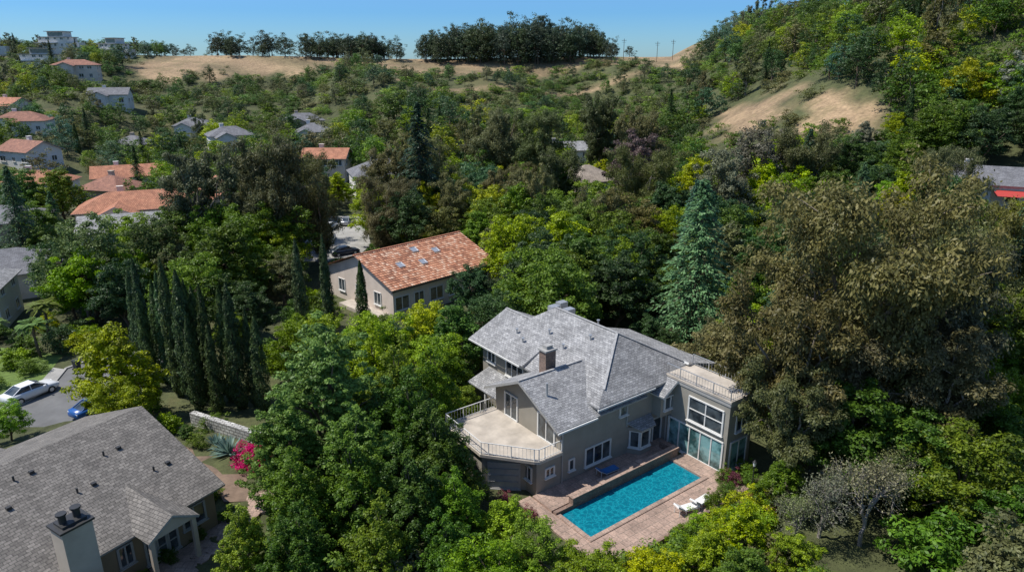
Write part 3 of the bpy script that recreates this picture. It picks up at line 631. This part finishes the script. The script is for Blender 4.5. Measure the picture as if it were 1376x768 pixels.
rect(-30.5,118,math.radians(10),4.5,16); LIM.append((-32,-21,88,104,3.0))
def car(x,y,z,rz,paint,name='parked_car'):
    e=empty(name,(x,y,z),rz)
    def loft(stn,prof,mat,nm):
        V=[];F=[]
        k=len(prof)
        for (sx,zb,zt_,hw) in stn:
            for (py,pz) in prof: V.append((sx,py*hw,zb+(zt_-zb)*pz))
        for i in range(len(stn)-1):
            for j in range(k): jj=(j+1)%k; F.append((i*k+j,i*k+jj,(i+1)*k+jj,(i+1)*k+j))
        F.append(tuple(reversed(range(k)))); F.append(tuple((len(stn)-1)*k+j for j in range(k)))
        o=mk(nm,V,F,mat,e)
        for p in o.data.polygons: p.use_smooth=True
        return o
    pr=[(-.9,0),(.9,0),(1,.35),(.97,.75),(.86,1),(-.86,1),(-.97,.75),(-1,.35)]
    loft([(-2.32,.42,.8,.72),(-2.2,.3,.98,.84),(-1.5,.25,1.0,.9),(0,.24,.97,.92),(1.1,.25,.93,.91),(1.95,.28,.80,.86),(2.25,.35,.68,.76),(2.33,.42,.58,.66)],pr,paint,'body')
    loft([(-1.85,.95,.98,.72),(-1.15,.95,1.36,.74),(-.9,.95,1.42,.74),(.2,.94,1.44,.74),(.45,.94,1.38,.75),(1.2,.92,.96,.78)],[(-1,0),(1,0),(.86,.85),(.74,1),(-.74,1),(-.86,.85)],GLASS,'cabin_glass')
    m=MB(); m.box(-1.0,.3,-.56,.56,1.41,1.455); 
    for sy in (-1,1):
        m.beam((-1.85,sy*.70,.99),(-1.0,sy*.57,1.42),.06); m.beam((1.2,sy*.73,.97),(.35,sy*.57,1.41),.06); m.beam((-.25,sy*.74,.96),(-.25,sy*.62,1.42),.06)
        m.box(.75,.95,sy*.98-.08,sy*.98+.08,.93,1.05)
    m.make('roof_panel',paint,e)
    w_=MB(); h=MB(); l=MB()
    for sx in (-1.4,1.4):
        for sy in (-1,1): w_.cyl((sx,sy*.72,.33),(sx,sy*.93,.33),.33,k=18); h.cyl((sx,sy*.9,.33),(sx,sy*.94,.33),.2,k=10)
    w_.make('wheels',RUB,e); h.make('hubcaps',METAL,e)
    for sy in (-1,1): l.box(2.2,2.30,sy*.55-.14,sy*.55+.14,.58,.68); l.box(-2.30,-2.26,sy*.6-.14,sy*.6+.14,.72,.86)
    l.make('lights',CUSH,e)
car(-45.0,58.4,.03,math.radians(64),WPAINT)
SIL=mat_plain('silver_car_paint',(.45,.46,.48),.3,.02,1,metal=.5); DBL=mat_plain('dark_car_paint',(.03,.04,.06),.25,.02,1)
car(-33.5,124,float(Hh(-33.5,124))+.06,1.4,WPAINT); car(-31,128,float(Hh(-31,128))+.06,1.5,SIL); car(-31.5,116,float(Hh(-31.5,116))+.06,1.7,WPAINT); car(-27,108,float(Hh(-27,108))+.06,.6,DBL)
car(-37.0,55.6,.03,math.radians(60),mat_plain('blue_car_paint',(.02,.10,.35),.3,.02,1))
def bin_(x,y,mat,rz=0):
    e=empty('wheelie_bin',(x,y,.03),rz); m=MB()
    b=[(-.25,-.28),(.25,-.28),(.25,.28),(-.25,.28)]; V=[(p[0]*.85,p[1]*.85,.08) for p in b]+[(p[0]*1.1,p[1]*1.1,1.0) for p in b]
    m.v=V; m.f=[(3,2,1,0),(4,5,6,7),(0,1,5,4),(1,2,6,5),(2,3,7,6),(3,0,4,7)]; m.box(-.31,.31,-.36,.33,1.003,1.08); m.beam((-.25,.36,.98),(.25,.36,.98),.05); m.make('body',mat,e)
    w_=MB(); w_.cyl((-.3,.25,.12),(-.22,.25,.12),.12); w_.cyl((.22,.25,.12),(.3,.25,.12),.12); w_.make('wheels',RUB,e)
for k,(x,y,mm) in enumerate(((-43.6,65.2,BINM),(-42.9,65.9,BINM),(-42.1,66.5,BLUE),(-41.3,67,BINM),(-44.2,64.3,BINM))): bin_(x,y,mm,.3*k)
W_=STUCCOW;C_=STUCCOL;T_=STUCCOT
house('gray_roof_house',-28,154,20,15,10,4.5,2.6,SHINGLED,W_,hip=True,wing=True,lf=.6)
house('cream_house',-44,166,0,10,8,5.5,1.8,TILEB,C_,lf=.6)
house('orange_tile_roof_house',-69,128,22,21,10,4,2.4,TILEB,C_,hip=True,wing=True,lf=.6)
house('orange_tile_roof_house',-57,138,-50,12,9,4,2.4,TILEB,C_,lf=.6)
house('gray_roof_house',-62,115,22,19,9,3.6,1.8,SHINGLE,W_,chim=False,lf=.5)
house('gray_roof_house',-69,89,35,15,10,3.6,2.2,SHINGLED,W_,hip=True,lf=.6)
house('gray_roof_house',-64.5,77,20,9,8,5.2,1.8,SHINGLE,W_,hip=True,lf=.5)
house('gray_roof_house',-90,118,15,15,10,3.8,2,SHINGLED,T_,hip=True,wing=True,lf=.6)
rr=random.Random(5)
for (x,y,ro,rm,hp,wg) in ((-103,150,10,TILEB,True,True),(-120,174,-25,TILER,False,False),(-93,168,25,TILEB,False,True),(-138,200,15,TILER,True,True),(-84,145,-15,TILER,True,False),(-160,226,-20,TILEB,False,True)): house('red_tile_roof_house',x,y,ro,rr.uniform(10,15),8.5,3.6,2.1,rm,rr.choice([C_,T_,W_]),hip=hp,wing=wg,lf=.8,ld=14)
for (x,y,ro) in ((-80,200,30),(-104,232,10),(-58,206,10),(-112,208,-12),(-70,238,20),(-140,250,15),(-183,240,0)): house('gray_roof_house',x,y,ro,rr.uniform(9,13),8,3.6,2,SHINGLED,rr.choice([W_,T_]),hip=rr.random()<.5,wing=True,lf=.9,ld=12)
for (x,y,ro) in ((-202,268,5),(-168,280,20)): house('pink_villa',x,y,ro,15,9,5.4,1.8,TILER,C_,hip=True,wing=True,lf=.6,ld=18)
for (x,y,ro,l,dz) in ((-246,338,12,13,1.5),(-214,346,-8,14,2.0),(-186,342,-18,10,.5),(-204,316,10,14,1)): house('modern_white_house',x,y,ro,l,8,4.8,1,CONCG,W_,flat=True,lf=.45,z=float(Hh(x,y))+dz,ld=22)
house('tan_roof_house',15,139,25,10,9,5.5,2.4,mat_brick('roof_tan',(.36,.30,.24),(.28,.23,.18),(.15,.12,.1),.4,.25),C_,hip=True,lf=.9,z=2)
house('white_house',14,196,10,13,9,5.6,1.8,SHINGLE,W_,lf=.8)
rh=house('gray_roof_house',72,106,-25,12,8,3.4,2.0,SHINGLED,W_,lf=.5,wing=True)
house('red_tile_roof_house',84,100,-10,9,7,3.5,1.6,TILEB,W_,lf=.5)
q=MB(); q.quad((1,-4.2,2.6),(5,-4.2,2.6),(5,-7,2.1),(1,-7,2.1)); q.make('red_awning',REDM,rh)
house('white_house',128,196,0,12,8,5,2,SHINGLE,W_)
for x,y in ((66,332),(74,336),(52,340),(-170,330)):
    z=float(Hh(x,y)); e=empty('utility_pole',(x,y,z)); m=MB(); m.cyl((0,0,-.5),(0,0,9),.13,.1,8); m.beam((-1.1,0,8.2),(1.1,0,8.2),.12); m.beam((-.8,0,7.4),(.8,0,7.4),.1)
    for xx in (-1,-.3,.3,1): m.cyl((xx,0,8.27),(xx,0,8.45),.05)
    m.make('pole',BARK,e)
# ------------------------------------------------------------ hero trees
ET='eucalyptus_tree'
put(EU[2],ET,27.5,51,24,22,EUC); put(EU[1],ET,20.8,46.0,18.5,22,EUC,1.0); put(EU[0],ET,34.5,52,20,22,EUC); put(EU[0],ET,24.5,47,14,22,(.16,.16,.065),1.2); put(EU[1],ET,31,45,14,22,OLI,1.3)
put(EU[2],ET,40,60,17,22,OLI); put(EU[1],ET,19.8,42.8,12,22,(.155,.16,.065),1.15)
put(CO[0],'deodar_cedar',19.6,70,18.5,18,(.14,.25,.09),1.25); put(CO[1],'deodar_cedar',-16,120,23,18,(.055,.105,.055),1.25); put(CO[1],'deodar_cedar',26,88,14,18,BLG)
put(EU[1],ET,-44,95,22,22,(.15,.17,.07),1.0); put(EU[0],ET,-33.5,97,24.5,22,(.125,.14,.055),.8); put(EU[1],ET,-38,101,21,22,OLI); put(EU[2],ET,-30,103,18,22,(.115,.135,.055),.65)
put(BR[1],'oak_tree',-51,80,12.5,10,(.12,.165,.06),.95); put(BR[0],'oak_tree',-45.5,85,11,10,(.11,.16,.06))
cyl=[(-36.6,63,11),(-35.4,62,12.3),(-33.6,61.3,10.5),(-32.6,60.5,11.6),(-31.0,58.5,13.4),(-29.3,57.5,12.6),(-28.4,58,11),(-27.2,57,11.5),(-25.8,57.5,11),(-24.4,56,12),(-23.3,56.5,9.5),(-22.2,55.6,9.2),(-34.3,60,9.6),(-30,60,11),(-28,55.6,9),(-26,55,8.6)]
for k,(x,y,h) in enumerate(cyl): put(CY[k%3],'italian_cypress',x,y,h,12,(.075,.12,.04),1.05)
for x,y,h in ((-23,71,12),(-19.8,70,12.7),(-15.6,68,10.5)): put(CY[k%3],'italian_cypress',x,y,h,12,(.08,.12,.04)); k+=1
CT='conical_evergreen_tree'
put(CONE[0],CT,-13.0,44,13.4,13,(.115,.215,.045),1.05); put(CONE[0],CT,-14.6,39.5,9,13,(.11,.2,.045),1.0); put(CONE[0],CT,-10.4,40,8.8,13,(.12,.21,.04),1.2)
FT='ficus_tree'
F1=(.085,.155,.025);F2=(.15,.24,.03)
for (x,y,h,c_) in ((-7.5,43,9.2,F1),(-4.8,40.5,7.5,F1),(-9.5,36.5,8,F2),(-6,36,7.2,F1),(-13.0,35.5,7.0,F2),(-3.6,36.5,6.0,F2),(-12,32,6.0,F1),(-7.5,32,6.5,F2),(-15.0,32.5,5.0,F2),(-3.5,32.5,5.5,F1),(-9,47,9,F2),(-6.6,49.5,8,F2),(-11,50,9.5,BRI)):
    put(CONE[1],FT,x,y,h,10,c_,1.1)
for (x,y,h,c_) in ((-33.5,53,8.8,YEL),(-31,49.5,5,YEL),(-41,50.0,3.6,BRI),(-.5,36,4.6,BRI),(1.2,33.5,4.6,F2),(-1.2,30.5,5.5,BRI),(4.2,31.8,4.4,BRI),(8,32.2,4.0,YEL),(11.5,33.6,4.2,BRI),(14.0,35.5,4.6,YEL),(13,31.5,4.6,MID),(16.5,33.5,4.0,BRI),(17,30,4.0,MID),(18.5,40.7,4.5,MID),(-12.5,60,8,BRI),(-8.5,64,7.4,YEL),(-18,61,7,BRI),(-7,58,6.5,BRI),(-15,55,7.5,MID),(-5.6,62,8,F1),(-2,67,7.5,DRK),(-21,62.5,6.5,BRI),(-10,54,6,MID)):
    put(BR[random.randrange(4)],'broadleaf_tree',x,y,h,10,c_,1.1)
for (x,y,h) in ((-20,114,7),(-16,108,6),(-21,122,7.5),(-24,130,7),(-18,130,8),(-36,142,7),(-30,140,6.5),(-24,140,7),(-12,113,6.5),(-40,134,6.5),(-12,104,5.5)): put(BR[random.randrange(4)],'lime_green_hedge_tree',x,y,h,10,YEL,1.2)
put(BARE,'bare_tree',20.3,38.3,8.5,8,(.22,.24,.12)); put(BARE,'bare_tree',22.6,37.6,9.5,8,(.22,.24,.12)); put(BARE,'bare_tree',18.4,37.5,6.5,8,(.22,.25,.11)); put(BARE,'bare_tree',25.5,39.5,9,8,(.22,.24,.12))
for x,y,h in ((-52,72,5),(-50,67.5,4.5),(-54.5,68,4.2),(-10,120,9)): put(PALM,'palm_tree',x,y,h,8,(.16,.24,.07),1.3)
for (x,y,h,c_) in ((2,75,10,DRK),(-5,78,7,DRK),(8,77,11,MID),(13,79,10,BRI),(6,86,12,BRI),(0,88,11,BRI),(14,90,11,MID),(10,98,11,MID),(30,76,12,DRK)):
    put(BR[random.randrange(4)],'oak_tree',x,y,h,10,c_,1.05)
put(BR[3],'purple_leaf_tree',22,128,17,10,PUR,.8); put(BR[0],'gray_leaf_tree',34,112,16,10,GRY,.8); put(BR[1],'gray_leaf_tree',42,118,17,10,(.20,.19,.15),.8)
put(EU[0],ET,6,150,22,22,(.12,.135,.055)); put(EU[1],ET,20,162,25,22,(.12,.135,.06)); put(EU[0],ET,-3,155,21,22,OLI); put(EU[1],ET,28,150,23,22,OLI); put(EU[0],ET,8,128,17,22,(.12,.135,.055)); put(EU[1],ET,2,112,16,22,OLI)
put(BR[1],'gray_leaf_tree',92,126,14,10,(.24,.26,.19),.95); put(BR[2],'gray_leaf_tree',64,128,8,10,GRY)
put(BU[0],'bougainvillea',-19.2,44.6,2.2,3,(.70,.02,.09),1.05); put(BU[1],'bougainvillea',-18.2,45.8,2.0,3,(.62,.015,.09),1.05)
def agave(x,y,s):
    r=np.random.default_rng(int(x*10)%97+3); g=Geo(); n=60; az=r.uniform(0,6.28,n); el=r.uniform(.1,1.4,n); D=np.stack([np.cos(az)*np.cos(el),np.sin(az)*np.cos(el),np.sin(el)],1); Nn=np.stack([-np.cos(az)*np.sin(el),-np.sin(az)*np.sin(el),np.cos(el)],1)
    g.leaves(D*s*.5,Nn,s,.14*s,r,D,.5+.3*r.random(n)); o=bpy.data.objects.new('agave_plant',g.mesh('agave',[LEAF])); COL.objects.link(o); o.location=(x,y,float(Hh(x,y))+.1); o.color=(.17,.25,.22,1)
agave(-21.6,46.3,1.5); agave(-23.0,47.4,1.1); agave(-20.5,38.5,.8)
sheet('garden_bed',[(-28,52),(-20,49),(-16,45),(-16.5,40.5),(-19.5,40.0),(-22.5,44),(-27,47)],DIRT,.05)
for (x,y,s) in ((-18.6,38.2,.9),(-19.6,36.3,.8),(-20.6,34.3,.9),(-21.2,32.6,.7),(-17,42.3,1.1),(-20.4,40.6,.9),(-24.5,47.5,1.2),(-22.3,36.5,.7),(-21.3,38.2,.8),(-26,49,1.2),(-25,51.5,1.6),(-28,50,1.8),(-22.5,42.2,1.2),(-24.2,44.6,1.0)): put(BU[random.randrange(2)],'round_shrub',x,y,s,3,random.choice([BRI,MID,F1]),1.2)
for x,y in ((-50,60),(-48.5,63.5),(-51,56.5),(-54,63),(-49,70),(-47,71),(-57,60),(-55,72),(-53,59),(-58,66),(-46.5,69.5),(-60,70),(-51,65),(-56,63),(-52,68),(-58,72),(-54,75),(-50,74),(-57,57),(-61,64)): put(BU[random.randrange(2)],'garden_shrub',x,y,random.uniform(1.4,3.2),3,random.choice([BRI,MID,YEL,DRK]),1.3)
for i in range(30):
    a_=random.uniform(-3,13); b_=random.uniform(-12.0,-9.2); x,y=wl(a_,b_); put(BU[i%2],'garden_shrub',x,y,random.uniform(1.0,2.0),3,random.choice([BRI,YEL,MID,(.22,.08,.06)]),1.2)
for (a_,b_) in ((12.7,-7.5),(11.3,-8.2),(10.2,-8.4),(12.6,-6.9),(-2.2,-2),(-2.5,.5),(13.6,-8.2),(14.6,-7.3),(9.2,-8.3)): x,y=wl(a_,b_); put(BU[0],'garden_shrub',x,y,1.3,3,random.choice([(.22,.07,.07),MID]),1)
for (a_,b_,h) in ((-2.5,10.5,4.5),(-5,9,5),(1.5,11.5,4),(-5,5,4.5),(-5.5,1.5,4),(3,16.5,4.5),(0,14.5,4.5)): x,y=wl(a_,b_); put(BR[random.randrange(4)],'garden_tree',x,y,h,10,random.choice([BRI,YEL,MID]),1.2)
# ------------------------------------------------------------ scatter
def jgrid(x0,x1,y0,y1,s):
    y=y0
    while y<y1:
        x=x0
        while x<x1:
            yield x+random.uniform(-.5,.5)*s,y+random.uniform(-.5,.5)*s
            x+=s
        y+=s
LIM+= [(-2,17,26,38,3.4),(-24,-16,30,48,1.0),(-13,-4,50,62,6)]
und=empty('garden_undergrowth'); 
for x,y in jgrid(-62,60,26,62,4.0):
    if abs(x)>.80*y+6 or blocked(x,y,.8): continue
    h=min(random.uniform(1.8,4.5),limh(x,y))
    if h<1.2: continue
    put(BU[random.randrange(2)],'shrub',x,y,h,3,random.choice([MID,BRI,DRK,OLI,F1,MID]),1.15,und)
for x,y in jgrid(20,60,28,72,5.6):
    if abs(x)>.80*y+8 or blocked(x,y,1.5): continue
    put(random.choice(BR),'broadleaf_tree',x,y,random.uniform(5,9.0),10,random.choice([MID,F1,BRI,OLI,F2,DRK]),1.2)
mass=empty('valley_trees')
for x,y in jgrid(-120,110,58,132,5.5):
    if abs(x)>.80*y+8 or blocked(x,y,1.5): continue
    if -62<x<-46 and y<76 : continue
    h=min(random.uniform(6.5,12),limh(x,y))
    if x<-20 and y<72: h=min(h,7)
    if h<2: continue
    q=random.random()
    if h<5: put(random.choice(BU),'shrub',x,y,h,3,random.choice([MID,BRI,F1]),1.0,mass)
    elif q<.10 and h>8 and (y>95 or x>22): put(random.choice(EU),'eucalyptus_tree',x,y,h*1.6,22,OLI,1,mass)
    elif q>.94: put(CO[0],'cedar',x,y,h*1.3,18,BLG,1,mass)
    else: put(random.choice(BR),'broadleaf_tree',x,y,h,10,random.choice([MID,DRK,BRI,F1,MID,OLI,YEL,DRK,F2,BLG]),1.1,mass)
def haze_col(c,y):
    k=min(.25,max(0,(y-170)/700)); return tuple(a*(1-k)+b*k for a,b in zip(c,(.15,.20,.16)))  # distance haze painted into the leaf colour, stronger farther away
far=empty('distant_hillside_trees')
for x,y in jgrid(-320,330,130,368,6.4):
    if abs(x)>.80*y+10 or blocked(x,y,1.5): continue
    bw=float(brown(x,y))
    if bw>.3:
        if random.random()<.07: put(random.choice(SH),'shrub',x,y,random.uniform(1,2.2),3,haze_col(OLI,y),1.3,far)
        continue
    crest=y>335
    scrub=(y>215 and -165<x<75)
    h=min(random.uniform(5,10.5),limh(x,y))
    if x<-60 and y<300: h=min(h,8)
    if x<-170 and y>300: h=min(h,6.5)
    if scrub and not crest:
        if random.random()<.22: put(random.choice(LO),'tree',x,y,random.uniform(4,8),9,haze_col(random.choice([DRK,MID,OLI]),y),1.05,far)
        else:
            for k in range(2): put(random.choice(SH),'shrub',x+random.uniform(-3,3),y+random.uniform(-3,3),random.uniform(1.8,3.6),3,haze_col(random.choice([OLI,MID,(.15,.18,.05),BRI,F2,F1]),y),1.45,far)
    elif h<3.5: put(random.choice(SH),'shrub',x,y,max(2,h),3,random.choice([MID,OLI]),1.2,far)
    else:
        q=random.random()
        if q<.06: put(random.choice(LE),'eucalyptus',x,y,h*1.6,18,haze_col(OLI,y),1,far)
        elif q<.10: put(CY[0],'cypress',x,y,h,12,haze_col(DRK,y),1.5,far)
        elif q<.13: put(CO[1],'cedar',x,y,h*1.4,18,haze_col(DRK,y),1,far)
        else: put(random.choice(LO),'tree',x,y,h,9,haze_col(random.choice([MID,DRK,BRI,DRK,OLI,MID,YEL,F1,F2,BLG]),y),1.15,far)
gro=empty('ridge_tree_grove')
for i in range(100):
    x=-41+i*.87+random.uniform(-1,1); y=random.uniform(330,358); h=random.uniform(12,20)*(1-.4*(abs(x-2)/46)**2); put(random.choice(LO),'tree',x,y,h,9,(.075,.105,.055),.8,gro)
for i in range(60):
    x=random.choice([random.uniform(-148,-106),random.uniform(-98,-54),random.uniform(-98,-60)]); y=random.uniform(340,356); put(random.choice(LO),'tree',x,y,random.uniform(5,12),9,(.075,.105,.055),1.0,gro)
for i in range(30):
    x=random.uniform(-175,60); y=random.uniform(346,358); put(random.choice(LO),'tree',x,y,random.uniform(3,6),9,(.075,.105,.055),1.2,gro)
# ------------------------------------------------------------ sky, sun, camera
wd=bpy.data.worlds.new('World'); sc.world=wd; wd.use_nodes=True; nt=wd.node_tree
bg=nt.nodes['Background']; sk=nt.nodes.new('ShaderNodeTexSky'); sk.sky_type='NISHITA'; sk.sun_disc=False
sd=Vector((-.60,.02,1.0)).normalized(); el=math.asin(sd.z); az=math.atan2(sd.x,sd.y)
sk.sun_elevation=el; sk.sun_rotation=az; sk.air_density=1.0; sk.dust_density=.3; sk.ozone_density=2.0; sk.altitude=200
tc=N(nt,'ShaderNodeTexCoord'); sx=N(nt,'ShaderNodeSeparateXYZ'); nt.links.new(tc.outputs['Generated'],sx.inputs[0])
rp=ramp(nt,sx.outputs['Z'],[(0.0,(.40,.66,1.0)),(.06,(.29,.58,1.0)),(.30,(.80,.88,1.0))])
mx=N(nt,'ShaderNodeVectorMath',operation='MULTIPLY'); nt.links.new(sk.outputs[0],mx.inputs[0]); nt.links.new(rp.outputs['Color'],mx.inputs[1])
nt.links.new(mx.outputs[0],bg.inputs[0]); bg.inputs[1].default_value=.135
sl=bpy.data.lights.new('sun','SUN'); sl.energy=5.0; sl.angle=math.radians(.5); sl.color=(1,.96,.89); so=bpy.data.objects.new('sun',sl); COL.objects.link(so)
so.rotation_mode='QUATERNION'; so.rotation_quaternion=sd.to_track_quat('Z','Y'); so.location=(-60,10,120)
cam=bpy.data.cameras.new('camera'); cam.sensor_width=36; cam.lens=24.33; cam.clip_start=.5; cam.clip_end=20000
co=bpy.data.objects.new('camera',cam); COL.objects.link(co); co.location=(0,0,30); co.rotation_euler=(math.radians(90-18.1),0,0); sc.camera=co
sc.view_settings.view_transform='Standard'; sc.view_settings.look='None'; sc.view_settings.exposure=0; sc.view_settings.gamma=1
print('objects',len(bpy.data.objects))
